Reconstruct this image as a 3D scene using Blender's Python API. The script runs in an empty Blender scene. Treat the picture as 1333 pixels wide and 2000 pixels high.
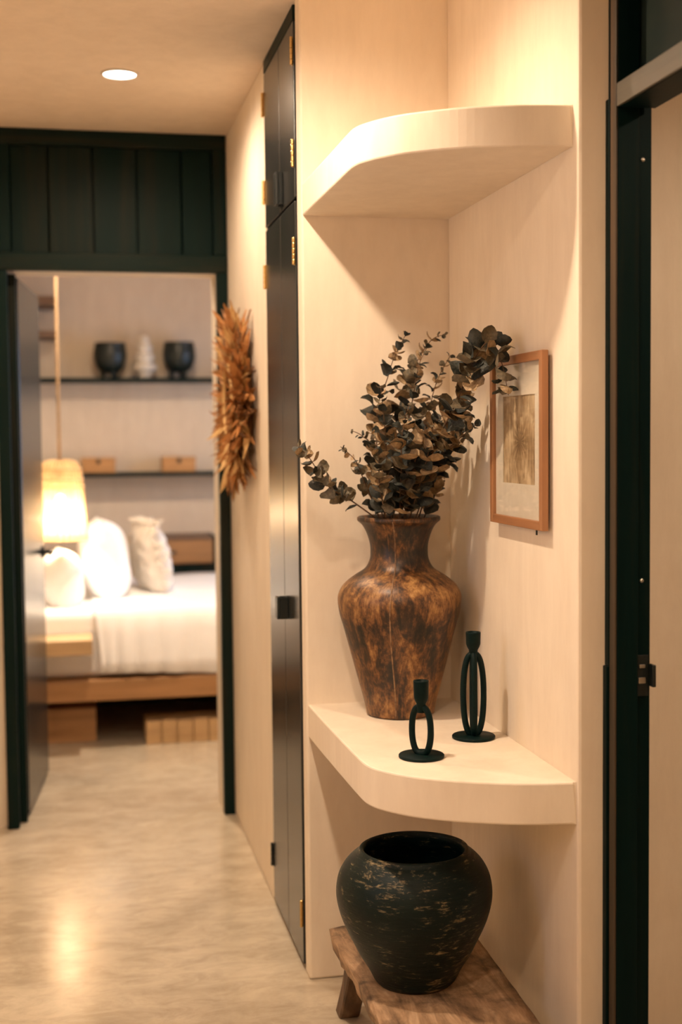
import bpy, bmesh, math, random
from mathutils import Vector, Matrix, Quaternion
random.seed(7)
sc = bpy.context.scene
C = sc.collection
PI = math.pi
R = math.radians

# ------------------------------------------------------------------ camera
yaw, pitch, roll = R(11.703), R(3.261), R(-0.573)
F = Vector((math.sin(yaw) * math.cos(pitch), math.cos(yaw) * math.cos(pitch), -math.sin(pitch)))
R0 = Vector((math.cos(yaw), -math.sin(yaw), 0)); U0 = R0.cross(F)
Rv = R0 * math.cos(roll) + U0 * math.sin(roll); Uv = U0 * math.cos(roll) - R0 * math.sin(roll)
cd = bpy.data.cameras.new('camera'); cam = bpy.data.objects.new('camera', cd); C.objects.link(cam)
mx = Matrix((Rv, Uv, -F)).transposed().to_4x4(); mx.translation = (0, 0, 1.45); cam.matrix_world = mx
cd.sensor_fit = 'VERTICAL'; cd.sensor_height = 36; cd.lens = 36 * 2550 / 2000
cd.clip_start = 0.02
cd.dof.use_dof = True; cd.dof.focus_distance = 2.98; cd.dof.aperture_fstop = 2.0
sc.camera = cam

# ------------------------------------------------------------------ world, exposure
w = bpy.data.worlds.new('World'); sc.world = w; w.use_nodes = True
bg = w.node_tree.nodes['Background']; bg.inputs[0].default_value = (0.50, 0.68, 1.0, 1); bg.inputs[1].default_value = 4.2
sc.view_settings.view_transform = 'Standard'; sc.view_settings.look = 'None'
sc.view_settings.exposure = 0.50; sc.view_settings.gamma = 1.0; sc.view_settings.use_curve_mapping = False
sc.cycles.use_denoising = True
sc.cycles.max_bounces = 10; sc.cycles.diffuse_bounces = 8; sc.cycles.sample_clamp_indirect = 6.0
sc.cycles.caustics_reflective = False; sc.cycles.caustics_refractive = False

WARM = (1.0, 0.765, 0.55)
def lamp(kind, name, loc, power, col, radius=0.05):
    l = bpy.data.lights.new(name, kind); l.energy = power; l.color = col
    o = bpy.data.objects.new(name, l); o.location = loc; C.objects.link(o)
    if kind in ('POINT', 'SPOT'): l.shadow_soft_size = radius
    return o
# daylight enters through the bedroom window only: a portal on the opening guides the sky light
pl = lamp('AREA', 'window_sky_portal', (2.205, 6.95, 1.5), 1, (1, 1, 1))
pl.data.shape = 'RECTANGLE'; pl.data.size = 1.28; pl.data.size_y = 1.5; pl.rotation_euler = (0, R(90), 0)
pl.data.cycles.is_portal = True
pl2 = lamp('AREA', 'hall_window_sky_portal', (-0.60, 2.40, 1.45), 1, (1, 1, 1))
pl2.data.shape = 'RECTANGLE'; pl2.data.size = 1.0; pl2.data.size_y = 0.24; pl2.rotation_euler = (0, R(-90), 0)
pl2.data.cycles.is_portal = True

# ------------------------------------------------------------------ helpers
def tag(o, label=None, cat=None, group=None, kind=None):
    if label: o['label'] = label
    if cat: o['category'] = cat
    if group: o['group'] = group
    if kind: o['kind'] = kind
    return o
def wloc(o):
    v = Vector((0, 0, 0))
    while o is not None:
        v = v + o.location; o = o.parent
    return v
def thing(name, loc, label=None, cat=None, group=None, kind=None):
    o = bpy.data.objects.new(name, None); o.empty_display_size = 0.05
    o.location = loc; C.objects.link(o)
    return tag(o, label, cat, group, kind)
def obj(name, bm, mat, parent=None, smooth=False, origin=None):
    """bm is in world coordinates; it is moved into the frame of its (unrotated) parent"""
    off = wloc(parent) if parent is not None else Vector((0, 0, 0))
    loc = Vector(origin) if origin is not None else (Vector((0, 0, 0)) if parent is not None else None)
    if parent is None:
        if origin is None:
            xs = [v.co for v in bm.verts]
            loc = Vector(((min(c.x for c in xs) + max(c.x for c in xs)) / 2, (min(c.y for c in xs) + max(c.y for c in xs)) / 2, min(c.z for c in xs)))
        bmesh.ops.translate(bm, verts=bm.verts, vec=-loc)
    else:
        bmesh.ops.translate(bm, verts=bm.verts, vec=-off); loc = Vector((0, 0, 0))
    bmesh.ops.recalc_face_normals(bm, faces=bm.faces)
    me = bpy.data.meshes.new(name); bm.to_mesh(me); bm.free()
    if smooth:
        for p in me.polygons: p.use_smooth = True
    me.materials.append(mat)
    o = bpy.data.objects.new(name, me); o.location = loc; o.parent = parent; C.objects.link(o)
    return o
def BM(): return bmesh.new()
def box(bm, x0, x1, y0, y1, z0, z1, bev=0.0, seg=2):
    t = bmesh.new(); bmesh.ops.create_cube(t, size=1)
    for v in t.verts:
        v.co = Vector((x0 if v.co.x < 0 else x1, y0 if v.co.y < 0 else y1, z0 if v.co.z < 0 else z1))
    if bev > 0: bmesh.ops.bevel(t, geom=t.edges[:], offset=bev, segments=seg, affect='EDGES', profile=0.5)
    join(bm, t); return bm
def join(bm, t, M=None):
    if M is not None: bmesh.ops.transform(t, matrix=M, verts=t.verts)
    me = bpy.data.meshes.new('tmp'); t.to_mesh(me); t.free(); bm.from_mesh(me); bpy.data.meshes.remove(me)
def bx(*a, **k): return box(BM(), *a, **k)
def lathe(bm, prof, c=(0, 0), n=48, wob=None):
    """prof: list of (r, z); closes onto the axis where r == 0"""
    rings = []
    for (r, z) in prof:
        if r <= 1e-6: rings.append([bm.verts.new((c[0], c[1], z))])
        else:
            ring = []
            for i in range(n):
                a = 2 * PI * i / n; k = wob(a, z) if wob else 1.0
                ring.append(bm.verts.new((c[0] + r * k * math.cos(a), c[1] + r * k * math.sin(a), z)))
            rings.append(ring)
    for A, B_ in zip(rings[:-1], rings[1:]):
        for i in range(n):
            j = (i + 1) % n
            if len(A) == 1 and len(B_) == 1: continue
            if len(A) == 1: bm.faces.new((A[0], B_[j], B_[i]))
            elif len(B_) == 1: bm.faces.new((A[i], A[j], B_[0]))
            else: bm.faces.new((A[i], A[j], B_[j], B_[i]))
    return bm
def smoothprof(pts, sub=4):
    out = []
    n = len(pts)
    for i in range(n - 1):
        p0 = pts[max(i - 1, 0)]; p1 = pts[i]; p2 = pts[i + 1]; p3 = pts[min(i + 2, n - 1)]
        for k in range(sub):
            t = k / sub
            out.append(tuple(max(0.0, 0.5 * ((2 * p1[d]) + (-p0[d] + p2[d]) * t + (2 * p0[d] - 5 * p1[d] + 4 * p2[d] - p3[d]) * t * t + (-p0[d] + 3 * p1[d] - 3 * p2[d] + p3[d]) * t ** 3)) for d in range(len(p1))))
    out.append(tuple(pts[-1])); return out
def catmull(pts, sub=6):
    pts = [Vector(p) for p in pts]; out = []; n = len(pts)
    for i in range(n - 1):
        p0 = pts[max(i - 1, 0)]; p1 = pts[i]; p2 = pts[i + 1]; p3 = pts[min(i + 2, n - 1)]
        for k in range(sub):
            t = k / sub
            out.append(0.5 * ((2 * p1) + (p2 - p0) * t + (2 * p0 - 5 * p1 + 4 * p2 - p3) * t * t + (3 * p1 - p0 - 3 * p2 + p3) * t ** 3))
    out.append(pts[-1]); return out
def tube(bm, pts, rad, n=8, closed=False, flat=1.0):
    pts = [Vector(p) for p in pts]; m = len(pts); rings = []
    if not hasattr(rad, '__len__'): rad = [rad] * m
    prevu = None
    for i, p in enumerate(pts):
        if closed: d = pts[(i + 1) % m] - pts[i - 1]
        else: d = pts[min(i + 1, m - 1)] - pts[max(i - 1, 0)]
        d.normalize()
        if prevu is None:
            u = d.cross(Vector((0, 0, 1)))
            if u.length < 0.1: u = d.cross(Vector((0, 1, 0)))
        else: u = prevu - d * prevu.dot(d)
        u.normalize(); prevu = u; v = d.cross(u)
        rings.append([bm.verts.new(p + (u * math.cos(2 * PI * k / n) + v * flat * math.sin(2 * PI * k / n)) * rad[i]) for k in range(n)])
    for i in range(m if closed else m - 1):
        A = rings[i]; B_ = rings[(i + 1) % m]
        for k in range(n):
            bm.faces.new((A[k], A[(k + 1) % n], B_[(k + 1) % n], B_[k]))
    if not closed:
        bm.faces.new(rings[0][::-1]); bm.faces.new(rings[-1])
    return bm
def prism(bm, poly, z0, z1):
    a = [bm.verts.new((x, y, z0)) for x, y in poly]; b = [bm.verts.new((x, y, z1)) for x, y in poly]
    n = len(poly)
    bm.faces.new(a[::-1]); bm.faces.new(b)
    for i in range(n): bm.faces.new((a[i], a[(i + 1) % n], b[(i + 1) % n], b[i]))
    return bm

# ------------------------------------------------------------------ materials
def newmat(name):
    m = bpy.data.materials.new(name); m.use_nodes = True
    nt = m.node_tree; return m, nt, nt.nodes['Principled BSDF']
def nd(nt, t, **k):
    n = nt.nodes.new(t)
    for a, b in k.items():
        if a in n.inputs: n.inputs[a].default_value = b
        else: setattr(n, a, b)
    return n
def coords(nt, scale=(1, 1, 1), kind='Object'):
    tc = nd(nt, 'ShaderNodeTexCoord'); mp = nd(nt, 'ShaderNodeMapping'); mp.inputs['Scale'].default_value = scale
    nt.links.new(tc.outputs[kind], mp.inputs[0]); return mp
def noise(nt, mp, scale, detail=5, rough=0.6, dist=0.0):
    n = nd(nt, 'ShaderNodeTexNoise'); n.inputs['Scale'].default_value = scale; n.inputs['Detail'].default_value = detail
    n.inputs['Roughness'].default_value = rough; n.inputs['Distortion'].default_value = dist
    nt.links.new(mp.outputs[0], n.inputs['Vector']); return n
def ramp(nt, src, stops):
    r = nd(nt, 'ShaderNodeValToRGB'); e = r.color_ramp.elements
    while len(e) < len(stops): e.new(0.5)
    for el, (p, c) in zip(e, stops): el.position = p; el.color = (c[0], c[1], c[2], 1)
    nt.links.new(src, r.inputs[0]); return r
def mixc(nt, fac, a, b, mode='MIX'):
    m = nd(nt, 'ShaderNodeMix', data_type='RGBA', blend_type=mode)
    for s, i in ((fac, 0), (a, 6), (b, 7)):
        if hasattr(s, 'is_linked'): nt.links.new(s, m.inputs[i])
        elif isinstance(s, (int, float)): m.inputs[i].default_value = s
        else: m.inputs[i].default_value = (s[0], s[1], s[2], 1)
    return m.outputs[2]
def bump(nt, b, src, strength=0.2, dist=0.01):
    n = nd(nt, 'ShaderNodeBump'); n.inputs['Strength'].default_value = strength; n.inputs['Distance'].default_value = dist
    nt.links.new(src, n.inputs['Height']); nt.links.new(n.outputs[0], b.inputs['Normal'])
def two_tone(name, c0, c1, scale=5, rough=0.6, stretch=(1, 1, 1), detail=5, bmp=0.1, bdist=0.004, lo=0.35, hi=0.65, spec=0.5, kind='Object', dist=0.0):
    m, nt, b = newmat(name); mp = coords(nt, stretch, kind); n = noise(nt, mp, scale, detail, 0.6, dist)
    r = ramp(nt, n.outputs[0], [(lo, c0), (hi, c1)])
    nt.links.new(r.outputs[0], b.inputs['Base Color']); b.inputs['Roughness'].default_value = rough
    b.inputs['Specular IOR Level'].default_value = spec
    if bmp: bump(nt, b, n.outputs[0], bmp, bdist)
    return m
def plaster(name, c0, c1):
    m, nt, b = newmat(name); mp = coords(nt); n1 = noise(nt, mp, 2.2, 6, 0.65, 0.6)
    mp2 = coords(nt, (1, 1, 0.22)); n2 = noise(nt, mp2, 14, 6, 0.7, 0.3)
    n3 = noise(nt, mp, 90, 3, 0.6)
    r = ramp(nt, n1.outputs[0], [(0.3, c0), (0.7, c1)])
    r2 = ramp(nt, n2.outputs[0], [(0.3, (0.90, 0.89, 0.88)), (0.62, (1, 1, 1))])
    nt.links.new(mixc(nt, 0.8, r.outputs[0], r2.outputs[0], 'MULTIPLY'), b.inputs['Base Color'])
    b.inputs['Roughness'].default_value = 0.62; b.inputs['Specular IOR Level'].default_value = 0.3
    ad = nd(nt, 'ShaderNodeMath', operation='MULTIPLY_ADD'); ad.inputs[1].default_value = 0.12
    nt.links.new(n3.outputs[0], ad.inputs[0]); nt.links.new(n2.outputs[0], ad.inputs[2])
    bump(nt, b, ad.outputs[0], 0.12, 0.004); return m
def concrete():
    m, nt, b = newmat('polished_concrete'); mp = coords(nt)
    n1 = noise(nt, mp, 3.4, 9, 0.66, 0.45); n2 = noise(nt, coords(nt, (0.55, 1.3, 1)), 13, 8, 0.72, 0.7); n3 = noise(nt, mp, 0.9, 3, 0.5, 0.3)
    r = ramp(nt, n1.outputs[0], [(0.28, (0.42, 0.355, 0.265)), (0.50, (0.53, 0.455, 0.345)), (0.74, (0.62, 0.54, 0.42))])
    r2 = ramp(nt, n2.outputs[0], [(0.30, (0.62, 0.59, 0.56)), (0.58, (1, 1, 1))])
    nt.links.new(mixc(nt, 0.7, r.outputs[0], r2.outputs[0], 'MULTIPLY'), b.inputs['Base Color'])
    rr = ramp(nt, n1.outputs[0], [(0.25, (0.13, 0.13, 0.13)), (0.75, (0.27, 0.27, 0.27))])
    nt.links.new(rr.outputs[0], b.inputs['Roughness']); b.inputs['Specular IOR Level'].default_value = 0.55
    bump(nt, b, n2.outputs[0], 0.05, 0.003); return m
def wood(name, c0, c1, c2, axis='Z', rough=0.5, scale=10, bmp=0.15, spec=0.5):
    st = {'X': (0.06, 1, 1), 'Y': (1, 0.06, 1), 'Z': (1, 1, 0.06)}[axis]
    m, nt, b = newmat(name); mp = coords(nt, st); n1 = noise(nt, mp, scale, 7, 0.65, 0.8); n2 = noise(nt, mp, scale * 5, 4, 0.6)
    r = ramp(nt, n1.outputs[0], [(0.28, c0), (0.5, c1), (0.74, c2)])
    r2 = ramp(nt, n2.outputs[0], [(0.3, (0.7, 0.7, 0.7)), (0.6, (1, 1, 1))])
    nt.links.new(mixc(nt, 0.6, r.outputs[0], r2.outputs[0], 'MULTIPLY'), b.inputs['Base Color'])
    b.inputs['Roughness'].default_value = rough; b.inputs['Specular IOR Level'].default_value = spec
    if bmp: bump(nt, b, n2.outputs[0], bmp, 0.003)
    return m
def emit(name, col, s):
    m, nt, b = newmat(name); b.inputs['Base Color'].default_value = (*col, 1)
    b.inputs['Emission Color'].default_value = (*col, 1); b.inputs['Emission Strength'].default_value = s; return m

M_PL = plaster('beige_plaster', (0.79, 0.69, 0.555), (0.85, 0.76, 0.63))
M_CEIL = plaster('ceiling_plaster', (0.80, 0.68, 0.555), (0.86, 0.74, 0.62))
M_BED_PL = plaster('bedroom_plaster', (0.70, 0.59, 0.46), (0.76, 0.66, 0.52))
M_FLOOR = concrete()
M_DARK = wood('dark_stained_timber', (0.0008, 0.012, 0.011), (0.004, 0.014, 0.012), (0.026, 0.021, 0.013), 'Z', 0.5, 9, 0.15, 0.10)
M_DARKH = wood('dark_stained_timber_rail', (0.0008, 0.012, 0.011), (0.006, 0.015, 0.012), (0.034, 0.026, 0.016), 'X', 0.5, 9, 0.15, 0.10)
M_DOOR = wood('cupboard_door_timber', (0.012, 0.016, 0.016), (0.02, 0.022, 0.021), (0.036, 0.033, 0.028), 'Z', 0.27, 7, 0.05, 0.6)
M_LEAFD = wood('bedroom_door_timber', (0.008, 0.012, 0.013), (0.012, 0.016, 0.017), (0.02, 0.022, 0.021), 'Z', 0.24, 7, 0.05, 0.55)
M_FRAME = wood('worn_dark_frame_timber', (0.0006, 0.008, 0.0075), (0.0015, 0.010, 0.009), (0.014, 0.014, 0.009), 'Z', 0.5, 12, 0.15, 0.08)
M_FRAME_LIT = wood('lit_frame_edge_timber', (0.022, 0.024, 0.018), (0.075, 0.05, 0.03), (0.15, 0.08, 0.042), 'Z', 0.5, 6, 0.15, 0.2)  # paler tone stands for light falling on the hall-side jamb edge
M_BLACK = two_tone('cast_iron_black', (0.0006, 0.008, 0.0075), (0.0015, 0.012, 0.011), 60, 0.5, bmp=0.15, bdist=0.001, spec=0.13)
M_HANDLE = two_tone('black_handle_metal', (0.004, 0.008, 0.008), (0.008, 0.013, 0.013), 40, 0.35, bmp=0.05)
M_BRASS, _nt, _b = newmat('aged_brass'); _b.inputs['Base Color'].default_value = (0.62, 0.42, 0.16, 1); _b.inputs['Metallic'].default_value = 1; _b.inputs['Roughness'].default_value = 0.33
_n = noise(_nt, coords(_nt), 120, 3); bump(_nt, _b, _n.outputs[0], 0.1, 0.001)
M_STEEL, _nt, _b = newmat('brushed_steel'); _b.inputs['Base Color'].default_value = (0.6, 0.58, 0.52, 1); _b.inputs['Metallic'].default_value = 1; _b.inputs['Roughness'].default_value = 0.3
_n = noise(_nt, coords(_nt), 200, 3); bump(_nt, _b, _n.outputs[0], 0.1, 0.001)

# ------------------------------------------------------------------ the setting
XC, YB, XR, YF, YE, H = 0.600, 3.370, 0.996, 2.462, 5.00, 2.588
XJ = 1.054           # plane of the side-door frame
XO = 1.136           # back of that frame
def struct(name, bm, m, label, cat, **k):
    return tag(obj(name, bm, m, **k), label, cat, kind='structure')
struct('floor', bx(-1.2, 3.4, -1.6, 8.9, -0.1, 0), M_FLOOR, 'polished beige concrete floor of hall and bedroom', 'floor')
b = BM()                                            # hall ceiling with a raised bay over the niche
box(b, -1.2, XC + 0.002, -1.6, 5.17, H, H + 0.1); box(b, XC + 0.002, 3.4, -1.6, YF, H, H + 0.1); box(b, XC + 0.002, 3.4, 3.432, 5.17, H, H + 0.1); box(b, XO, 3.4, YF, 3.432, H, H + 0.1)
box(b, XC - 0.05, XO + 0.05, YF - 0.05, 3.48, H + 0.1, H + 0.16)
struct('ceiling', b, M_CEIL, 'smooth plaster ceiling over the hall', 'ceiling')
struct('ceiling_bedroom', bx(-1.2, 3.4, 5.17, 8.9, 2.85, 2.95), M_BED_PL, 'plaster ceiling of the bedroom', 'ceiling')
b = BM(); XL = -0.55; HY0, HY1, HZ0, HZ1 = 2.28, 2.52, 0.95, 1.95
box(b, XL - 0.12, XL, -1.5, HY0, 0, H); box(b, XL - 0.12, XL, HY1, YE, 0, H); box(b, XL - 0.12, XL, HY0, HY1, 0, HZ0); box(b, XL - 0.12, XL, HY0, HY1, HZ1, H)
struct('wall_left', b, M_PL, 'beige plaster wall along the left of the hall', 'wall')
struct('wall_behind', bx(-1.12, 3.3, -1.6, -1.5, 0, H), M_PL, 'beige plaster wall behind the viewer', 'wall')
b = BM()                                            # end wall with the bedroom doorway cut through
box(b, -1.12, -0.215, YE, 5.17, 0, 2.85); box(b, 0.558, 2.2, YE, 5.17, 0, 2.85); box(b, -0.215, 0.558, YE, 5.17, 2.079, 2.85)
struct('wall_back', b, M_PL, 'beige plaster end wall with the bedroom doorway', 'wall')
b = BM(); box(b, XC, 0.72, 3.985, YE, 0, H, 0.006); 
struct('wall_right', b, M_PL, 'beige plaster wall beyond the dark cupboard, wreath hanging on it', 'wall')
struct('wall_niche_back', bx(XC, XO, YB, 3.432, 0, H + 0.099, bev=0.006), M_PL, 'beige plaster back wall of the shelf niche', 'wall')
struct('wall_niche_right', bx(XR, XO, YF, YB, 0, H + 0.099, bev=0.007), M_PL, 'beige plaster side wall of the niche carrying the picture', 'wall')
struct('wall_side_near', bx(XJ, XO, -1.5, 1.50, 0, H), M_PL, 'beige plaster wall on the near side of the side doorway', 'wall')
struct('wall_side_room_back', bx(XO, 3.3, 2.90, 3.0, 0, H), M_PL, 'beige plaster wall seen through the side doorway', 'wall')
struct('wall_side_room_right', bx(3.3, 3.4, -1.5, 3.0, 0, H), M_PL, 'beige plaster far wall of the side room', 'wall')
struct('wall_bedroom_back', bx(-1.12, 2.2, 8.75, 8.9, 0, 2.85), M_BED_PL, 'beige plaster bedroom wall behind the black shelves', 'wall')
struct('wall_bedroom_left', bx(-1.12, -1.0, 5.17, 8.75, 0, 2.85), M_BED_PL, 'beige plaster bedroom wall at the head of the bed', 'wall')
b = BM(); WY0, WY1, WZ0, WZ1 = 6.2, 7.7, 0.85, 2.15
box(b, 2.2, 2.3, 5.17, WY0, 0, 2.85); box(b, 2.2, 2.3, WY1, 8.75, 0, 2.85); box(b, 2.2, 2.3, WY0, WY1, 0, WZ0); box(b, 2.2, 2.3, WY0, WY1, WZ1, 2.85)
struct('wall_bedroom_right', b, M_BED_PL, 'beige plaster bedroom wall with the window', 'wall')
win = thing('window_1', (2.25, 6.95, WZ0), 'dark framed bedroom window in the side wall', 'window', kind='structure')
b = BM(); box(b, 2.22, 2.28, WY0, WY0 + 0.05, WZ0, WZ1); box(b, 2.22, 2.28, WY1 - 0.05, WY1, WZ0, WZ1); box(b, 2.22, 2.28, WY0 + 0.05, WY1 - 0.05, WZ0, WZ0 + 0.05); box(b, 2.22, 2.28, WY0 + 0.05, WY1 - 0.05, WZ1 - 0.05, WZ1); box(b, 2.22, 2.28, 6.93, 6.97, WZ0 + 0.05, WZ1 - 0.05)
obj('window_frame', b, M_DARK, win)
def thin_glass(name, tint=(1, 1, 1), gloss=0.06):
    m = bpy.data.materials.new(name); m.use_nodes = True; nt = m.node_tree; nt.nodes.remove(nt.nodes['Principled BSDF'])
    t = nd(nt, 'ShaderNodeBsdfTransparent'); t.inputs[0].default_value = (*tint, 1)
    g = nd(nt, 'ShaderNodeBsdfGlossy'); g.inputs['Roughness'].default_value = 0.04
    fr = nd(nt, 'ShaderNodeMath', operation='MULTIPLY_ADD'); fr.inputs[1].default_value = 0.5; fr.inputs[2].default_value = 0.03
    lw = nd(nt, 'ShaderNodeLayerWeight'); pw = nd(nt, 'ShaderNodeMath', operation='POWER'); pw.inputs[1].default_value = 5.0
    nt.links.new(lw.outputs['Facing'], pw.inputs[0]); nt.links.new(pw.outputs[0], fr.inputs[0])
    mx_ = nd(nt, 'ShaderNodeMixShader'); nt.links.new(fr.outputs[0], mx_.inputs[0]); nt.links.new(t.outputs[0], mx_.inputs[1]); nt.links.new(g.outputs[0], mx_.inputs[2])
    nt.links.new(mx_.outputs[0], nt.nodes['Material Output'].inputs[0]); return m
M_GLASS = thin_glass('clear_glass')
for y0, y1 in ((WY0 + 0.05, 6.93), (6.97, WY1 - 0.05)): obj('window_pane', bx(2.248, 2.252, y0, y1, WZ0 + 0.05, WZ1 - 0.05), M_GLASS, win)

win2 = thing('window_2', (XL - 0.06, 2.40, HZ0), 'narrow dark framed window in the left hall wall', 'window', kind='structure')
b = BM(); box(b, XL - 0.09, XL - 0.05, HY0, HY0 + 0.03, HZ0, HZ1); box(b, XL - 0.09, XL - 0.05, HY1 - 0.03, HY1, HZ0, HZ1); box(b, XL - 0.09, XL - 0.05, HY0 + 0.03, HY1 - 0.03, HZ0, HZ0 + 0.03); box(b, XL - 0.09, XL - 0.05, HY0 + 0.03, HY1 - 0.03, HZ1 - 0.03, HZ1)
obj('window_frame', b, M_DARK, win2)
obj('window_pane', bx(XL - 0.072, XL - 0.068, HY0 + 0.03, HY1 - 0.03, HZ0 + 0.03, HZ1 - 0.03), M_GLASS, win2)

# ------------------------------------------------------------------ bedroom door frame with the boarded panel above
fr = thing('trim_1', (0.18, YE, 0), 'dark timber door frame and boarded panel over the bedroom doorway', 'door frame', kind='structure')
YP0, YP1 = YE - 0.045, YE + 0.0
obj('post', bx(-0.256, -0.213, YP0, YE + 0.10, 0, 2.075, bev=0.003), M_DARK, fr)
obj('post', bx(0.556, 0.597, YP0, YE - 0.001, 0, 2.075, bev=0.003), M_DARK, fr)
obj('door_stop', bx(-0.213, -0.186, YE + 0.035, YE + 0.10, 0, 2.068, bev=0.002), M_DARK, fr)
obj('head_rail', bx(-0.256, 0.597, YP0 - 0.004, YE - 0.001, 2.075, 2.140, bev=0.004), M_DARKH, fr)
obj('top_rail', bx(-0.256, 0.597, YP0, YE - 0.001, 2.530, H - 0.001, bev=0.003), M_DARKH, fr)
obj('stile', bx(-0.256, -0.196, YP0, YE - 0.001, 2.140, 2.530, bev=0.003), M_DARK, fr)
obj('stile', bx(0.548, 0.597, YP0, YE - 0.001, 2.140, 2.530, bev=0.003), M_DARK, fr)
obj('backing_panel', bx(-0.196, 0.548, YE - 0.0038, YE - 0.001, 2.140, 2.530), M_DARK, fr)
edges = [-0.196, -0.058, 0.104, 0.266, 0.431, 0.548]
for i in range(5):
    y = YE - 0.026 + random.uniform(-0.002, 0.002)
    obj('board', bx(edges[i] + 0.003, edges[i + 1] - 0.003, y, YE - 0.004, 2.140, 2.530, bev=0.003), M_DARK, fr)
M_DOOR_DK = M_DARK
# open door leaf, hinged on the left post and swung into the bedroom
dr = thing('door_1', (-0.180, 5.110, 0), 'dark timber bedroom door standing open into the bedroom', 'door', kind='structure')
b = bx(-0.040, 0.0, 0.0, 0.66, 0.012, 2.065, bev=0.004); 
def local(name, bm, mat, parent, smooth=False):
    bmesh.ops.recalc_face_normals(bm, faces=bm.faces)
    me = bpy.data.meshes.new(name); bm.to_mesh(me); bm.free()
    if smooth:
        for p in me.polygons: p.use_smooth = True
    me.materials.append(mat); o = bpy.data.objects.new(name, me); o.parent = parent; C.objects.link(o); return o
local('leaf', b, M_LEAFD, dr)
hb = BM(); lathe(hb, [(0, 0), (0.024, 0), (0.024, 0.008), (0.010, 0.010), (0.010, 0.045), (0, 0.045)], n=20)
bmesh.ops.rotate(hb, verts=hb.verts, cent=(0, 0, 0), matrix=Matrix.Rotation(R(90), 3, 'Y')); bmesh.ops.translate(hb, verts=hb.verts, vec=(0.0005, 0.605, 0.975))
tube(hb, catmull([(0.043, 0.605, 0.975), (0.045, 0.56, 0.976), (0.043, 0.50, 0.973)], 4), 0.008, 8)
local('lever_handle', hb, M_HANDLE, dr, True)
local('lock_plate', bx(-0.032, -0.008, 0.6605, 0.6625, 0.90, 1.06), M_STEEL, dr)
dr.rotation_euler = (0, 0, R(-5.4))

# ------------------------------------------------------------------ side doorway frame on the right
fs = thing('trim_2', (1.09, 2.40, 0), 'dark timber frame of the side doorway with a transom bar, lit faces painted paler', 'door frame', kind='structure')
obj('jamb', bx(XJ + 0.004, 1.104, 2.414, YF - 0.001, 0, H - 0.001, bev=0.002), M_FRAME, fs)
obj('jamb_edge', bx(XJ, XJ + 0.004, 2.414, 2.441, 0, H - 0.001, bev=0.0015), M_FRAME_LIT, fs)
obj('jamb_rebate', bx(1.104, XO, 2.428, YF - 0.001, 0, H - 0.001, bev=0.002), M_FRAME, fs)
obj('gap_bead', bx(XJ - 0.006, XJ + 0.004, 2.442, YF - 0.001, 0, 0.985, bev=0.002), M_FRAME, fs)
obj('gap_bead', bx(XJ - 0.002, XJ + 0.004, 2.442, YF - 0.001, 0.985, 2.11, bev=0.002), M_FRAME, fs)
obj('transom_bar', bx(XJ + 0.007, XO, 1.54, 2.413, 2.086, 2.131, bev=0.002), M_FRAME, fs)
obj('transom_face', bx(XJ + 0.001, XJ + 0.0068, 1.54, 2.413, 2.087, 2.131, bev=0.001), wood('lit_transom_timber', (0.045, 0.042, 0.030), (0.075, 0.066, 0.046), (0.11, 0.09, 0.06), 'Y', 0.5, 8), fs)  # lit hall side painted paler, shaded underside left to the dark bar
obj('jamb', bx(XJ, XO, 1.501, 1.539, 0, H - 0.001, bev=0.002), M_FRAME, fs)
obj('overpanel', bx(1.108, 1.126, 1.54, 2.425, 2.132, H - 0.001), two_tone('overpanel_dark', (0.006, 0.014, 0.012), (0.014, 0.022, 0.017), 6, 0.5, spec=0.15), fs)
sp = obj('strike_plate', bx(1.104, 1.131, 2.4245, 2.4275, 0.925, 1.008, bev=0.001), M_HANDLE, fs)
obj('keep', bx(1.109, 1.124, 2.4215, 2.4243, 0.951, 0.963, bev=0.001), M_STEEL, sp)
obj('keep', bx(1.111, 1.123, 2.4215, 2.4243, 0.982, 0.989, bev=0.001), M_STEEL, sp)
obj('latch_keep', bx(1.1312, 1.139, 2.405, 2.4275, 0.945, 0.99, bev=0.002), M_HANDLE, fs)
for z in (1.990, 1.158):
    s_ = BM(); lathe(s_, [(0, 0), (0.0045, 0), (0.0035, 0.002), (0, 0.0028)], n=12)
    bmesh.ops.rotate(s_, verts=s_.verts, cent=(0, 0, 0), matrix=Matrix.Rotation(R(90), 3, 'X')); bmesh.ops.translate(s_, verts=s_.verts, vec=(1.117, 2.4278, z))
    obj('screw', s_, M_STEEL, fs, True)

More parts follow.
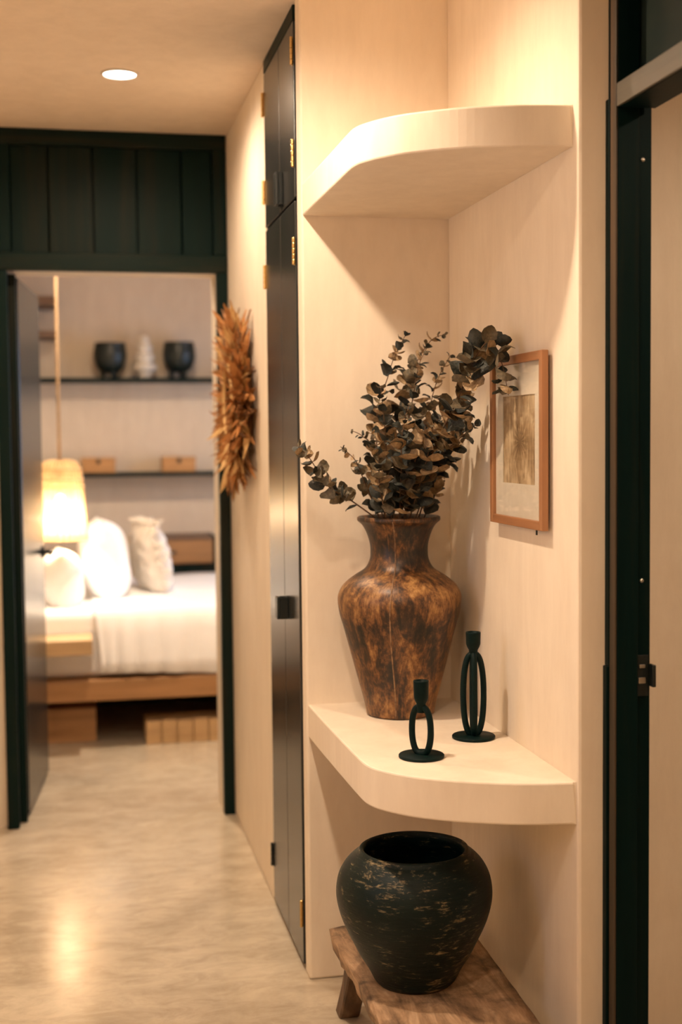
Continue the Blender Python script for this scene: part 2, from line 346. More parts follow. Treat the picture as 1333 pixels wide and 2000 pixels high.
# ------------------------------------------------------------------ built-in cupboard
cu = thing('wall_cupboard', (XC, 3.70, 0), 'dark built-in cupboard with tall doors and brass hinges in the hall wall', 'cupboard')
CY0, CY1, CM = 3.446, 3.972, 3.690
obj('carcass', bx(0.640, 1.10, 3.436, 3.981, 0.001, H - 0.002), M_DARK, cu)
obj('frame_side', bx(XC + 0.004, 0.639, 3.434, CY0 - 0.002, 0.001, H - 0.002, bev=0.002), M_DARK, cu)
obj('frame_side', bx(XC + 0.004, 0.639, CY1 + 0.002, 3.983, 0.001, H - 0.002, bev=0.002), M_DARK, cu)
obj('frame_head', bx(XC - 0.004, 0.639, CY0 - 0.001, CY1 + 0.001, 2.548, H - 0.002, bev=0.002), M_DARK, cu)
XD = 0.597
def door(y0, y1, z0, z1, hz, side):
    d = obj('door', bx(XD, XD + 0.024, y0 + 0.0015, y1 - 0.0015, z0, z1, bev=0.0025), M_DOOR, cu)
    if z1 - z0 > 1:      # shallow plank joint
        pass
    for z in hz:
        hg = BM(); yy = y0 - 0.001 if side < 0 else y1 + 0.001
        for k in range(5):
            lathe(hg, [(0, z + k * 0.0146), (0.0038, z + k * 0.0146), (0.0043, z + k * 0.0146 + 0.002), (0.0043, z + k * 0.0146 + 0.0116), (0.0038, z + k * 0.0146 + 0.0136), (0, z + k * 0.0136 + 0.0137)], (XD - 0.0048, yy), 12)
        y2 = yy + 0.014 * (1 if side < 0 else -1)
        box(hg, XD - 0.0018, XD - 0.0003, min(yy, y2), max(yy, y2), z, z + 0.072)
        obj('hinge', hg, M_BRASS if z > 1 or side < 0 else M_HANDLE, d)
    return d
dL1 = door(CM, CY1, 0.012, 2.078, (0.118, 1.904), 1)
dR1 = door(CY0, CM, 0.012, 2.078, (0.118, 1.909), -1)
dL2 = door(CM, CY1, 2.087, 2.545, (2.158, 2.42), 1)
dR2 = door(CY0, CM, 2.087, 2.545, (2.165, 2.430), -1)
def pull(d, y, z0, z1, dep):
    b_ = BM(); box(b_, XD - dep, XD - dep + 0.010, y - 0.021, y + 0.021, z0, z1, 0.002); box(b_, XD - dep + 0.010, XD - 0.0005, y - 0.021, y - 0.013, z0, z1, 0.001); box(b_, XD - dep + 0.010, XD - 0.0005, y + 0.013, y + 0.021, z0, z1, 0.001)
    obj('pull_handle', b_, M_HANDLE, d)
pull(dR1, 3.652, 0.938, 1.000, 0.032)
pull(dR2, 3.700 - 0.045, 2.100, 2.190, 0.020)

# ------------------------------------------------------------------ niche shelves
def shelf_poly(front):
    return [(XR - 0.0005, YB - 0.0005), (XC + 0.004, YB - 0.0005)] + front
def shelf(name, z0, z1, front, label):
    pts = catmull([(x, y, 0) for x, y in front], 6)
    poly = shelf_poly([(p.x, p.y) for p in pts])
    b_ = BM(); prism(b_, poly, z0, z1); bmesh.ops.recalc_face_normals(b_, faces=b_.faces)
    es = [e for e in b_.edges if all(abs(v.co.z - z0) < 1e-6 for v in e.verts) or all(abs(v.co.z - z1) < 1e-6 for v in e.verts)]
    es = [e for e in es if (e.verts[0].co.x + e.verts[1].co.x) / 2 < XR - 0.01 and (e.verts[0].co.y + e.verts[1].co.y) / 2 < YB - 0.01]
    bmesh.ops.bevel(b_, geom=es, offset=0.004, segments=2, affect='EDGES', profile=0.5)
    return tag(obj(name, b_, M_PL), label, 'shelf', 'plaster shelves of the niche')
up = [(0.603, 3.20), (0.603, 2.95), (0.603, 2.80), (0.606, 2.745), (0.618, 2.705), (0.648, 2.652), (0.690, 2.606), (0.775, 2.547), (0.866, 2.511), (0.94, 2.497), (XR - 0.0005, 2.490)]
lo = [(0.604, 3.20), (0.606, 2.95), (0.608, 2.80), (0.611, 2.725), (0.620, 2.685), (0.638, 2.650), (0.680, 2.598), (0.742, 2.552), (0.806, 2.519), (0.870, 2.493), (0.930, 2.478), (XR - 0.0005, 2.470)]
shelf('plaster_shelf', 2.025, 2.107, up, 'rounded plaster corner shelf high in the niche, empty')
shelf('plaster_shelf', 0.658, 0.745, lo, 'rounded plaster corner shelf carrying the brown vase and candle holders')

# ------------------------------------------------------------------ downlights in the hall ceiling
M_GLOW = emit('lamp_diffuser', (1.0, 0.93, 0.82), 14.0)
M_RING = two_tone('white_ring_enamel', (0.75, 0.7, 0.62), (0.8, 0.75, 0.68), 20, 0.4, bmp=0)
for (x, y, pw_, lab) in ((0.177, 4.183, 37, 'round recessed ceiling downlight glowing over the hall near the bedroom door'),
                         (0.177, 2.74, 75, 'round recessed ceiling downlight beside the niche'),
                         (0.177, 1.25, 39, 'round recessed ceiling downlight in front of the niche'),
                         (0.177, -0.20, 40, 'round recessed ceiling downlight nearest the viewer')):
    t = thing('ceiling_downlight', (x, y, H), lab, 'downlight', 'hall ceiling downlights')
    b = BM(); lathe(b, [(0.050, H - 0.0005), (0.058, H - 0.0005), (0.058, H - 0.004), (0.052, H - 0.007), (0.050, H - 0.005), (0.050, H - 0.0005)], (x, y), 40); obj('trim_ring', b, M_RING, t, True)
    b = BM(); lathe(b, [(0, H - 0.0005), (0.0498, H - 0.0005), (0.0498, H - 0.003), (0, H - 0.003)], (x, y), 40); obj('diffuser', b, M_GLOW, t)
    lo_ = lamp('SPOT', 'downlight_lamp', (0, 0, -0.012), pw_, WARM, 0.042); lo_.parent = t
    lo_.data.spot_size = R(171); lo_.data.spot_blend = 0.6

# ------------------------------------------------------------------ fill light added to brighten the side-room wall
t = thing('ceiling_downlight', (2.0, 1.55, H), 'unseen round ceiling downlight added to light the side room wall', 'downlight')
obj('trim_ring', lathe(BM(), [(0.050, H - 0.0005), (0.058, H - 0.0005), (0.058, H - 0.004), (0.052, H - 0.007), (0.050, H - 0.005), (0.050, H - 0.0005)], (2.0, 1.55), 32), M_RING, t, True)
obj('diffuser', lathe(BM(), [(0, H - 0.0005), (0.0498, H - 0.0005), (0.0498, H - 0.003), (0, H - 0.003)], (2.0, 1.55), 32), M_GLOW, t)
l_ = lamp('SPOT', 'side_room_fill_lamp', (0, 0, -0.012), 45, WARM, 0.045); l_.parent = t; l_.data.spot_size = R(165); l_.data.spot_blend = 0.4

# ------------------------------------------------------------------ vase
VX, VY = 0.813, 3.204
prof = [(0, 0.7455), (0.080, 0.7455), (0.0865, 0.749), (0.094, 0.786), (0.109, 0.842), (0.128, 0.915), (0.143, 0.971), (0.1535, 1.007), (0.1575, 1.041), (0.152, 1.063), (0.139, 1.081), (0.115, 1.100), (0.088, 1.118), (0.0755, 1.140), (0.0728, 1.163), (0.0748, 1.185), (0.083, 1.211), (0.093, 1.229), (0.1035, 1.2385)]
sp_ = smoothprof(prof[2:], 5)
full = [(0, 0.7455), (0.080, 0.7455)] + sp_ + [(0.1055, 1.241), (0.1055, 1.248), (0.102, 1.2505), (0.094, 1.2495), (0.090, 1.243), (0.078, 1.215), (0.067, 1.185), (0.065, 1.15), (0.070, 1.13), (0.11, 1.09), (0.12, 1.0), (0.09, 0.85), (0.06, 0.765), (0, 0.763)]
m, nt, bs = newmat('mottled_brown_leather_clay')
mp = coords(nt, (1, 1, 0.30)); n1 = noise(nt, mp, 26, 8, 0.72, 0.8); mp2 = coords(nt, (1, 1, 1.2)); n2 = noise(nt, mp2, 9, 5, 0.6, 0.6); n3 = noise(nt, coords(nt, (1, 1, 0.6)), 90, 5, 0.7)
tc = nd(nt, 'ShaderNodeTexCoord'); sx = nd(nt, 'ShaderNodeSeparateXYZ'); nt.links.new(tc.outputs['Object'], sx.inputs[0])
zz = ramp(nt, sx.outputs[2], [(0.0, (0.52,) * 3), (0.24, (0.36,) * 3), (0.30, (0.55,) * 3), (0.37, (0.52,) * 3), (0.42, (0.27,) * 3), (0.50, (0.30,) * 3)])
def madd(src, k, add):
    n = nd(nt, 'ShaderNodeMath', operation='MULTIPLY_ADD'); n.inputs[1].default_value = k; nt.links.new(src, n.inputs[0])
    if hasattr(add, 'is_linked'): nt.links.new(add, n.inputs[2])
    else: n.inputs[2].default_value = add
    return n.outputs[0]
vv = madd(n1.outputs[0], 0.75, madd(n2.outputs[0], 0.45, madd(n3.outputs[0], 0.40, madd(zz.outputs[0], 0.50, -0.375))))
rc = ramp(nt, vv, [(0.50, (0.008, 0.009, 0.008)), (0.60, (0.045, 0.022, 0.012)), (0.69, (0.17, 0.075, 0.026)), (0.80, (0.38, 0.20, 0.07)), (0.92, (0.58, 0.36, 0.16))])
nt.links.new(rc.outputs[0], bs.inputs['Base Color']); bs.inputs['Roughness'].default_value = 0.40; bump(nt, bs, n1.outputs[0], 0.25, 0.004)
va = thing('vase', (VX, VY, 0.7455), 'tall mottled brown leather-look vase holding dried eucalyptus', 'vase')
obj('body', lathe(BM(), full, (VX, VY), 96, lambda a, z: 1 + 0.006 * math.sin(3 * a + 1) + 0.004 * math.sin(7 * a + z * 20)), m, va, True)
ang = math.atan2(0 - VY, 0 - VX) - 0.135
b = BM(); pts = []
for (r, z) in sp_ + [(0.1055, 1.242)]:
    k = 1 + 0.006 * math.sin(3 * ang + 1) + 0.004 * math.sin(7 * ang + z * 20)
    aa = ang + 0.02 * math.sin(z * 18)
    pts.append((VX + (r * k + 0.0002) * math.cos(aa), VY + (r * k + 0.0002) * math.sin(aa), z))
tube(b, pts, 0.0019, 6); obj('seam', b, two_tone('vase_seam', (0.10, 0.05, 0.025), (0.36, 0.22, 0.12), 60, 0.5, bmp=0), va, True)['label'] = 'pale raised vertical seam'

# ------------------------------------------------------------------ dried eucalyptus
BR = [
 ([(0.746, 3.17, 1.248), (0.672, 3.14, 1.298), (0.613, 3.12, 1.334), (0.566, 3.1, 1.401), (0.533, 3.1, 1.435)], 0.021, 0.26, 0.019, 'dried eucalyptus branch reaching far left out of the vase'),
 ([(0.76, 3.19, 1.247), (0.719, 3.17, 1.334), (0.691, 3.15, 1.392), (0.651, 3.14, 1.428)], 0.013, 0.10, 0.021, 'thin eucalyptus sprig with narrow leaves left of the main bunch'),
 ([(0.775, 3.22, 1.245), (0.75, 3.22, 1.416), (0.724, 3.22, 1.453), (0.697, 3.22, 1.467)], 0.013, 0.2, 0.020, 'small eucalyptus sprig bending left with tiny tip leaves'),
 ([(0.776, 3.2, 1.246), (0.758, 3.2, 1.391), (0.759, 3.2, 1.519), (0.785, 3.2, 1.596), (0.805, 3.2, 1.654), (0.838, 3.2, 1.714)], 0.021, 0.08, 0.026, 'tall eucalyptus branch on the left edge of the bunch, tip upright'),
 ([(0.81, 3.24, 1.243), (0.819, 3.26, 1.455), (0.847, 3.27, 1.573), (0.886, 3.27, 1.652), (0.92, 3.26, 1.700), (0.955, 3.25, 1.712)], 0.020, 0.10, 0.026, 'tallest eucalyptus branch, tip curving over to the right'),
 ([(0.816, 3.2, 1.245), (0.825, 3.16, 1.454), (0.837, 3.14, 1.555), (0.845, 3.12, 1.624), (0.866, 3.12, 1.668)], 0.019, 0.08, 0.024, 'upright eucalyptus branch in the middle of the bunch'),
 ([(0.834, 3.22, 1.243), (0.884, 3.22, 1.454), (0.912, 3.2, 1.583), (0.945, 3.18, 1.655)], 0.017, 0.10, 0.025, 'small-leaved eucalyptus branch right of the middle, ending beside the corner'),
 ([(0.832, 3.17, 1.246), (0.868, 3.05, 1.429), (0.893, 2.93, 1.548), (0.905, 2.85, 1.628), (0.925, 2.80, 1.662), (0.944, 2.78, 1.612), (0.958, 2.775, 1.540)], 0.0255, 0.06, 0.0225, 'large-leaved eucalyptus branch drooping in front of the picture frame'),
 ([(0.853, 3.19, 1.245), (0.905, 3.12, 1.415), (0.938, 3.05, 1.515), (0.950, 3.02, 1.566)], 0.022, 0.08, 0.024, 'eucalyptus branch leaning right just below the drooping one'),
 ([(0.864, 3.2, 1.244), (0.895, 3.14, 1.383), (0.925, 3.06, 1.440), (0.955, 3.0, 1.478)], 0.021, 0.08, 0.024, 'lowest eucalyptus branch leaning right over the vase rim'),
 ([(0.883, 3.22, 1.242), (0.907, 3.2, 1.311), (0.929, 3.19, 1.356)], 0.013, 0.15, 0.022, 'short eucalyptus twig at the right of the vase mouth'),
 ([(0.781, 3.15, 1.249), (0.758, 3.1, 1.392), (0.748, 3.08, 1.48), (0.739, 3.08, 1.572)], 0.020, 0.05, 0.024, 'eucalyptus branch rising at the front left of the dense bunch'),
 ([(0.811, 3.14, 1.249), (0.819, 3.06, 1.392), (0.857, 3.02, 1.484), (0.915, 2.98, 1.525)], 0.022, 0.05, 0.023, 'eucalyptus branch arching right across the front of the bunch'),
 ([(0.793, 3.12, 1.25), (0.781, 3.05, 1.368), (0.776, 3.02, 1.454), (0.794, 3.02, 1.527)], 0.021, 0.05, 0.024, 'upright eucalyptus branch at the very front centre of the bunch'),
 ([(0.821, 3.13, 1.249), (0.832, 3.06, 1.342), (0.842, 3.02, 1.417), (0.847, 3.0, 1.478)], 0.021, 0.04, 0.024, 'short eucalyptus branch right of centre, low over the vase rim'),
 ([(0.763, 3.13, 1.25), (0.732, 3.07, 1.331), (0.723, 3.04, 1.4), (0.706, 3.03, 1.455)], 0.016, 0.05, 0.022, 'short eucalyptus branch curling left, low over the vase rim'),
]
def leaf_mesh(name, cup, fold, asp, mat):
    me_b = BM(); n = 10; ctr = me_b.verts.new((0.5, 0, 0))
    rings = []
    for k, q in ((1, 0.55), (2, 1.0)):
        ring = []
        for i in range(n):
            a = 2 * PI * i / n
            x = -math.cos(a); y = math.sin(a) * asp
            taper = 1 - 0.18 * x
            X = 0.5 + 0.5 * q * x; Y = 0.5 * q * y * taper
            Z = cup * (X - 0.5) ** 2 * 1.6 + fold * abs(Y) + 0.10 * cup * q * math.sin(3 * a + fold * 9)
            ring.append(me_b.verts.new((X, Y, Z)))
        rings.append(ring)
    for i in range(n):
        me_b.faces.new((ctr, rings[0][i], rings[0][(i + 1) % n]))
        me_b.faces.new((rings[0][i], rings[1][i], rings[1][(i + 1) % n], rings[0][(i + 1) % n]))
    bmesh.ops.recalc_face_normals(me_b, faces=me_b.faces)
    me = bpy.data.meshes.new(name); me_b.to_mesh(me); me_b.free()
    for p in me.polygons: p.use_smooth = True
    me.materials.append(mat); return me
def leaf_mat(name, c0, c1):
    m, nt, b = newmat(name); n = noise(nt, coords(nt), 5, 5, 0.6, 0.4)
    r = ramp(nt, n.outputs[0], [(0.3, c0), (0.7, c1)]); nt.links.new(r.outputs[0], b.inputs['Base Color'])
    b.inputs['Roughness'].default_value = 0.55; bump(nt, b, n.outputs[0], 0.3, 0.05); return m
LM = [leaf_mat('dried_leaf_brown', (0.18, 0.12, 0.06), (0.52, 0.36, 0.20)), leaf_mat('dried_leaf_olive', (0.055, 0.050, 0.034), (0.20, 0.155, 0.09)), leaf_mat('dried_leaf_dark', (0.008, 0.017, 0.015), (0.045, 0.045, 0.034))]
LEAVES = [leaf_mesh('leaf', c, f_, a, LM[i % 3]) for i, (c, f_, a) in enumerate([(0.5, 0.25, 0.95), (0.7, 0.5, 0.85), (-0.5, 0.35, 0.9), (0.3, 0.8, 0.9), (0.9, 0.15, 1.0), (-0.4, -0.4, 0.8)])]
M_STEM = two_tone('eucalyptus_stem', (0.09, 0.05, 0.03), (0.18, 0.10, 0.05), 40, 0.6, bmp=0)
UPW = Vector((0, 0, 1))
for bi, (path, size, start, step, lab) in enumerate(BR):
    rnd = random.Random(100 + bi)
    base = Vector(path[0]); root_pt = Vector((VX + (base.x - VX) * 0.55, VY + (base.y - VY) * 0.55, 1.06))
    ch = catmull(path, 8)
    t = thing('eucalyptus_branch', root_pt, lab or 'short dense eucalyptus branch at the front of the bunch in the vase', 'branch', 'dried eucalyptus branches in the vase')
    full_p = [root_pt] + ch; n_ = len(full_p)
    obj('stem', tube(BM(), full_p, [0.0021 * (1 - 0.65 * i / (n_ - 1)) for i in range(n_)], 6), M_STEM, t, True)
    L = sum((ch[i + 1] - ch[i]).length for i in range(len(ch) - 1)); s = start * L; k = 0; acc = 0; seg = 0
    az = rnd.uniform(0, PI)
    while s < L + 1e-6:
        while seg < len(ch) - 2 and acc + (ch[seg + 1] - ch[seg]).length < s: acc += (ch[seg + 1] - ch[seg]).length; seg += 1
        d = (ch[seg + 1] - ch[seg]); p = ch[seg] + d.normalized() * min(s - acc, d.length); d.normalize()
        u = d.cross(UPW if abs(d.z) < 0.95 else Vector((1, 0, 0))).normalized(); v = d.cross(u)
        f_ = s / L; sz = size * (1.2 if 0.2 < f_ < 0.7 else 1.05) * (1 - 0.60 * max(0, (f_ - 0.6) / 0.4)) * 1.95
        if bi in (0, 7): sz = size * (1.75 if bi == 0 else 1.6 + 0.8 * f_) * (1 - (0.35 if bi == 0 else 0.55) * max(0, (f_ - 0.7) / 0.3))
        az += PI / 2 + rnd.uniform(-0.45, 0.45)
        for q in (0, PI):
            if rnd.random() < 0.06: continue
            a = az + q + rnd.uniform(-0.3, 0.3)
            out = (u * math.cos(a) + v * math.sin(a)); lift = rnd.uniform(0.25, 0.95)
            ax = (out + d * lift).normalized()
            nrm = (d - ax * d.dot(ax)).normalized()
            nrm = (Matrix.Rotation(rnd.uniform(-0.7, 0.7), 3, ax) @ nrm); sd = nrm.cross(ax)
            zs = sz * rnd.uniform(0.8, 1.18)
            pp = p + ax * 0.002; tip = pp + ax * zs
            if tip.x > XR - 0.012 or tip.y > YB - 0.012: continue
            if tip.z < 1.262 and (Vector((tip.x - VX, tip.y - VY, 0)).length > 0.085): continue
            me = LEAVES[rnd.choice([0, 0, 1, 1, 2, 3, 4, 5, 5, 2])]
            o = bpy.data.objects.new('leaf', me); C.objects.link(o); o.parent = t
            Mx = Matrix((ax, sd, nrm)).transposed().to_4x4() @ Matrix.Diagonal((zs, zs, zs, 1)); Mx.translation = pp - root_pt
            o.matrix_local = Mx
        s += step * rnd.uniform(0.85, 1.15) * (1 - 0.35 * f_); k += 1

# ------------------------------------------------------------------ candle holders
def candle(name, x, y, rings, z0, ztop_ring, halfw, cup0, cup1, rc, label):
    t = thing(name, (x, y, z0), label, 'candle holder', 'black iron candle holders')
    obj('base', lathe(BM(), [(0, z0), (0.049, z0), (0.0505, z0 + 0.0015), (0.0505, z0 + 0.005), (0.049, z0 + 0.0068), (0, z0 + 0.0068)], (x, y), 56), M_BLACK, t, True)
    zb = z0 + 0.008; zm = (zb + ztop_ring) / 2; hh = (ztop_ring - zb) / 2
    for a in rings:
        pts = []
        for i in range(56):
            th = 2 * PI * i / 56; c, s = math.cos(th), math.sin(th)
            rx = math.copysign(abs(c) ** 0.72, c) * halfw
            pts.append((x + rx * math.cos(a), y + rx * math.sin(a), zm + hh * math.copysign(abs(s) ** 0.95, s)))
        obj('oval_ring', tube(BM(), pts, 0.0073, 10, closed=True), M_BLACK, t, True)
    nk = ztop_ring
    obj('candle_cup', lathe(BM(), [(0, nk - 0.012), (0.0095, nk - 0.012), (0.0098, nk - 0.002), (0.0105, cup0 - 0.004), (0.0145, cup0 + 0.003), (rc * 0.95, cup0 + 0.010), (rc, cup1 - 0.003), (rc, cup1 - 0.001), (rc - 0.001, cup1), (rc - 0.0035, cup1 - 0.001), (rc - 0.004, cup1 - 0.022), (0, cup1 - 0.022)], (x, y), 32), M_BLACK, t, True)
    return t
candle('candle_holder', 0.745, 2.748, [R(-48)], 0.7455, 0.857, 0.0245, 0.869, 0.916, 0.0172, 'short black iron candle holder with a single oval ring')
candle('candle_holder', 0.912, 2.897, [R(-3), R(78)], 0.7455, 0.943, 0.0245, 0.957, 0.995, 0.0176, 'tall black iron candle holder with two crossed oval rings')

# ------------------------------------------------------------------ picture
PX0, PX1, PY0, PY1, PZ0, PZ1 = 0.9725, 0.9875, 2.605, 2.953, 1.248, 1.630
FW = 0.0195
M_PF = wood('reddish_frame_wood', (0.27, 0.115, 0.05), (0.36, 0.165, 0.07), (0.42, 0.21, 0.10), 'Y', 0.4, 14, 0.05)
M_PFV = wood('reddish_frame_wood_upright', (0.27, 0.115, 0.05), (0.36, 0.165, 0.07), (0.42, 0.21, 0.10), 'Z', 0.4, 14, 0.05)
pc = thing('picture_frame', (0.985, 2.78, PZ0), 'reddish wooden picture frame with a sepia palm print on the niche wall', 'picture')
obj('frame_rail', bx(PX0, PX1, PY0 + FW, PY1 - FW, PZ1 - FW, PZ1, bev=0.0015), M_PF, pc)
obj('frame_rail', bx(PX0, PX1, PY0 + FW, PY1 - FW, PZ0, PZ0 + FW, bev=0.0015), M_PF, pc)
obj('frame_stile', bx(PX0, PX1, PY0, PY0 + FW, PZ0, PZ1, bev=0.0015), M_PFV, pc)
obj('frame_stile', bx(PX0, PX1, PY1 - FW, PY1, PZ0, PZ1, bev=0.0015), M_PFV, pc)
M_MAT = two_tone('ivory_card', (0.62, 0.56, 0.44), (0.68, 0.62, 0.50), 30, 0.8, bmp=0.05)
WYa, WYb, WZa, WZb = 2.672, 2.883, 1.343, 1.540      # window in the mat
mt = BM(); box(mt, 0.9815, 0.9835, PY0 + FW, WYa, PZ0 + FW, PZ1 - FW); box(mt, 0.9815, 0.9835, WYb, PY1 - FW, PZ0 + FW, PZ1 - FW); box(mt, 0.9815, 0.9835, WYa, WYb, PZ0 + FW, WZa); box(mt, 0.9815, 0.9835, WYa, WYb, WZb, PZ1 - FW)
obj('mat_board', mt, M_MAT, pc)
m, nt, bs = newmat('sepia_palm_print')
tc = nd(nt, 'ShaderNodeTexCoord'); sx = nd(nt, 'ShaderNodeSeparateXYZ'); nt.links.new(tc.outputs['Object'], sx.inputs[0])
def mth(op, a, b_=None, c_=None):
    n = nd(nt, 'ShaderNodeMath', operation=op)
    for i, s in enumerate((a, b_, c_)):
        if s is None: continue
        if hasattr(s, 'is_linked'): nt.links.new(s, n.inputs[i])
        else: n.inputs[i].default_value = s
    return n.outputs[0]
# object space: y relative to 2.78, z relative to PZ0; crown of a palm a little below the middle
yy = mth('SUBTRACT', sx.outputs[1], 2.772 - 2.78); zz_ = mth('SUBTRACT', sx.outputs[2], 1.437 - PZ0)
angn = mth('ARCTAN2', zz_, yy); rad_ = mth('SQRT', mth('ADD', mth('MULTIPLY', yy, yy), mth('MULTIPLY', zz_, zz_)))
ns = noise(nt, coords(nt, (1, 1, 0.55)), 26, 6, 0.6, 0.8); nv = noise(nt, coords(nt, (1, 2.2, 0.35)), 24, 5, 0.6, 0.3)
frond = mth('ABSOLUTE', mth('SINE', mth('ADD', mth('MULTIPLY', angn, 8.0), mth('MULTIPLY', ns.outputs[0], 5.0))))
fall = mth('MAXIMUM', mth('SUBTRACT', 1.0, mth('MULTIPLY', rad_, 15.0)), 0.0)
val = mth('SUBTRACT', mth('ADD', mth('MULTIPLY', ns.outputs[0], 0.85), mth('MULTIPLY', nv.outputs[0], 0.60)), mth('MULTIPLY', fall, mth('ADD', 0.05, mth('MULTIPLY', frond, 0.32))))
rp = ramp(nt, val, [(0.34, (0.12, 0.070, 0.030)), (0.62, (0.30, 0.20, 0.10)), (0.84, (0.56, 0.43, 0.26)), (1.0, (0.68, 0.56, 0.37))])
nt.links.new(rp.outputs[0], bs.inputs['Base Color']); bs.inputs['Roughness'].default_value = 0.6
obj('print', bx(0.9837, 0.9845, WYa - 0.004, WYb + 0.004, WZa - 0.004, WZb + 0.004), m, pc)
obj('backing_board', bx(0.9847, 0.9872, PY0 + FW, PY1 - FW, PZ0 + FW, PZ1 - FW), two_tone('backing_card', (0.2, 0.14, 0.08), (0.24, 0.17, 0.1), 20, 0.8, bmp=0), pc)
obj('glass_pane', bx(0.9785, 0.9800, PY0 + FW, PY1 - FW, PZ0 + FW, PZ1 - FW), M_GLASS, pc)
obj('spacer', bx(PX1 + 0.0003, XR - 0.0005, 2.70, 2.86, 1.56, 1.60), M_FRAME, pc)
obj('hook', bx(0.981, 0.984, 2.662, 2.666, PZ0 - 0.012, PZ0 - 0.0003), M_HANDLE, pc)

# ------------------------------------------------------------------ black pot and bench
PXc, PYc = 0.737, 2.787; ZB = 0.230
pp_ = [(0.0885, ZB + 0.004), (0.0935, 0.240), (0.107, 0.267), (0.1255, 0.297), (0.140, 0.327), (0.1545, 0.357), (0.166, 0.387), (0.1735, 0.418), (0.1745, 0.445), (0.169, 0.473), (0.156, 0.497), (0.140, 0.514), (0.127, 0.523)]
pf = [(0, ZB + 0.0005), (0.085, ZB + 0.0005)] + smoothprof(pp_, 4) + [(0.1235, 0.529), (0.1215, 0.532), (0.118, 0.533), (0.1145, 0.531), (0.1125, 0.526), (0.113, 0.512), (0.13, 0.49), (0.145, 0.46), (0.146, 0.41), (0.12, 0.34), (0.085, 0.28), (0.06, 0.256), (0, 0.253)]
m, nt, bs = newmat('worn_black_clay')
n1 = noise(nt, coords(nt, (1, 1, 3.2)), 30, 9, 0.78, 0.5); n2 = noise(nt, coords(nt), 7, 3, 0.5); n4 = noise(nt, coords(nt, (0.8, 0.8, 9)), 28, 6, 0.75, 0.3)
ad = nd(nt, 'ShaderNodeMath', operation='MULTIPLY_ADD'); ad.inputs[1].default_value = 0.42; nt.links.new(n2.outputs[0], ad.inputs[0]); nt.links.new(n1.outputs[0], ad.inputs[2])
ad2 = nd(nt, 'ShaderNodeMath', operation='MULTIPLY_ADD'); ad2.inputs[1].default_value = 0.5; nt.links.new(n4.outputs[0], ad2.inputs[0]); nt.links.new(ad.outputs[0], ad2.inputs[2])
ad3 = nd(nt, 'ShaderNodeMath', operation='MULTIPLY'); ad3.inputs[1].default_value = 0.6; nt.links.new(ad2.outputs[0], ad3.inputs[0])
rc = ramp(nt, ad3.outputs[0], [(0.50, (0.0005, 0.007, 0.0065)), (0.622, (0.002, 0.010, 0.009)), (0.652, (0.11, 0.09, 0.05)), (0.74, (0.46, 0.36, 0.20))]); bs.inputs['Specular IOR Level'].default_value = 0.22
nt.links.new(rc.outputs[0], bs.inputs['Base Color']); bs.inputs['Roughness'].default_value = 0.40; bump(nt, bs, n4.outputs[0], 0.35, 0.004)
po = obj('clay_pot', lathe(BM(), pf, (PXc, PYc), 96, lambda a, z: 1 + 0.008 * math.sin(2 * a + 0.6) + 0.005 * math.sin(5 * a + z * 12)), m, None, True, origin=(PXc, PYc, ZB + 0.0005))
tag(po, 'wide black clay pot with worn scratches standing on the low bench', 'pot')

m, nt, bs = newmat('weathered_bench_wood')
n1 = noise(nt, coords(nt, (1, 0.16, 1)), 22, 8, 0.7, 0.9); n2 = noise(nt, coords(nt), 9, 6, 0.65, 0.5); n3 = noise(nt, coords(nt, (1, 0.1, 1)), 120, 4, 0.6)
r1 = ramp(nt, n1.outputs[0], [(0.28, (0.09, 0.05, 0.027)), (0.5, (0.40, 0.25, 0.14)), (0.72, (0.68, 0.48, 0.31))])
r2 = ramp(nt, n2.outputs[0], [(0.36, (0.16, 0.15, 0.14)), (0.55, (1, 1, 1))])
nt.links.new(mixc(nt, 0.85, r1.outputs[0], r2.outputs[0], 'MULTIPLY'), bs.inputs['Base Color']); bs.inputs['Roughness'].default_value = 0.6; bump(nt, bs, n1.outputs[0], 0.5, 0.006)
be = thing('bench', (0.775, 2.62, 0), 'low weathered wooden bench with splayed legs under the niche shelf', 'bench')
b = BM(); nx, ny = 10, 34; rb = random.Random(5)
def jit(a, k): return a * (0.6 * math.sin(k * 1.7) + 0.4 * math.sin(k * 4.3 + 1) + 0.3 * math.sin(k * 9.1 + 2))
grid = {}
for j in range(ny + 1):
    y = 2.05 + (3.135 - 2.05) * j / ny; xl = 0.606 + 0.011 * (3.135 - y) + jit(0.0035, j); xr = 0.952 - 0.03 * (3.05 - y) + jit(0.0008, j + 40)
    for i in range(nx + 1):
        u = i / nx; x = xl + (xr - xl) * u; yy_ = y + (0.006 * math.sin(u * 7) if j in (0, ny) else 0) - (0.13 * u if j == ny else 0) * 0.05
        edge = 0.004 if i in (0, nx) else 0
        grid[(i, j, 1)] = b.verts.new((x, yy_, ZB - edge + 0.0 - (0.0015 if (i * 7 + j * 3) % 5 == 0 and edge == 0 and not (2.66 < y < 2.92) else 0)))
        grid[(i, j, 0)] = b.verts.new((x + (0.008 if i == 0 else (-0.008 if i == nx else 0)) + jit(0.003, i + j * 1.3), yy_, ZB - 0.046 + jit(0.003, j * 0.7 + i)))
for j in range(ny):
    for i in range(nx):
        b.faces.new([grid[k] for k in ((i, j, 1), (i + 1, j, 1), (i + 1, j + 1, 1), (i, j + 1, 1))])
        b.faces.new([grid[k] for k in ((i, j, 0), (i, j + 1, 0), (i + 1, j + 1, 0), (i + 1, j, 0))])
    for i in (0, nx): b.faces.new([grid[k] for k in ((i, j, 0), (i, j, 1), (i, j + 1, 1), (i, j + 1, 0))])
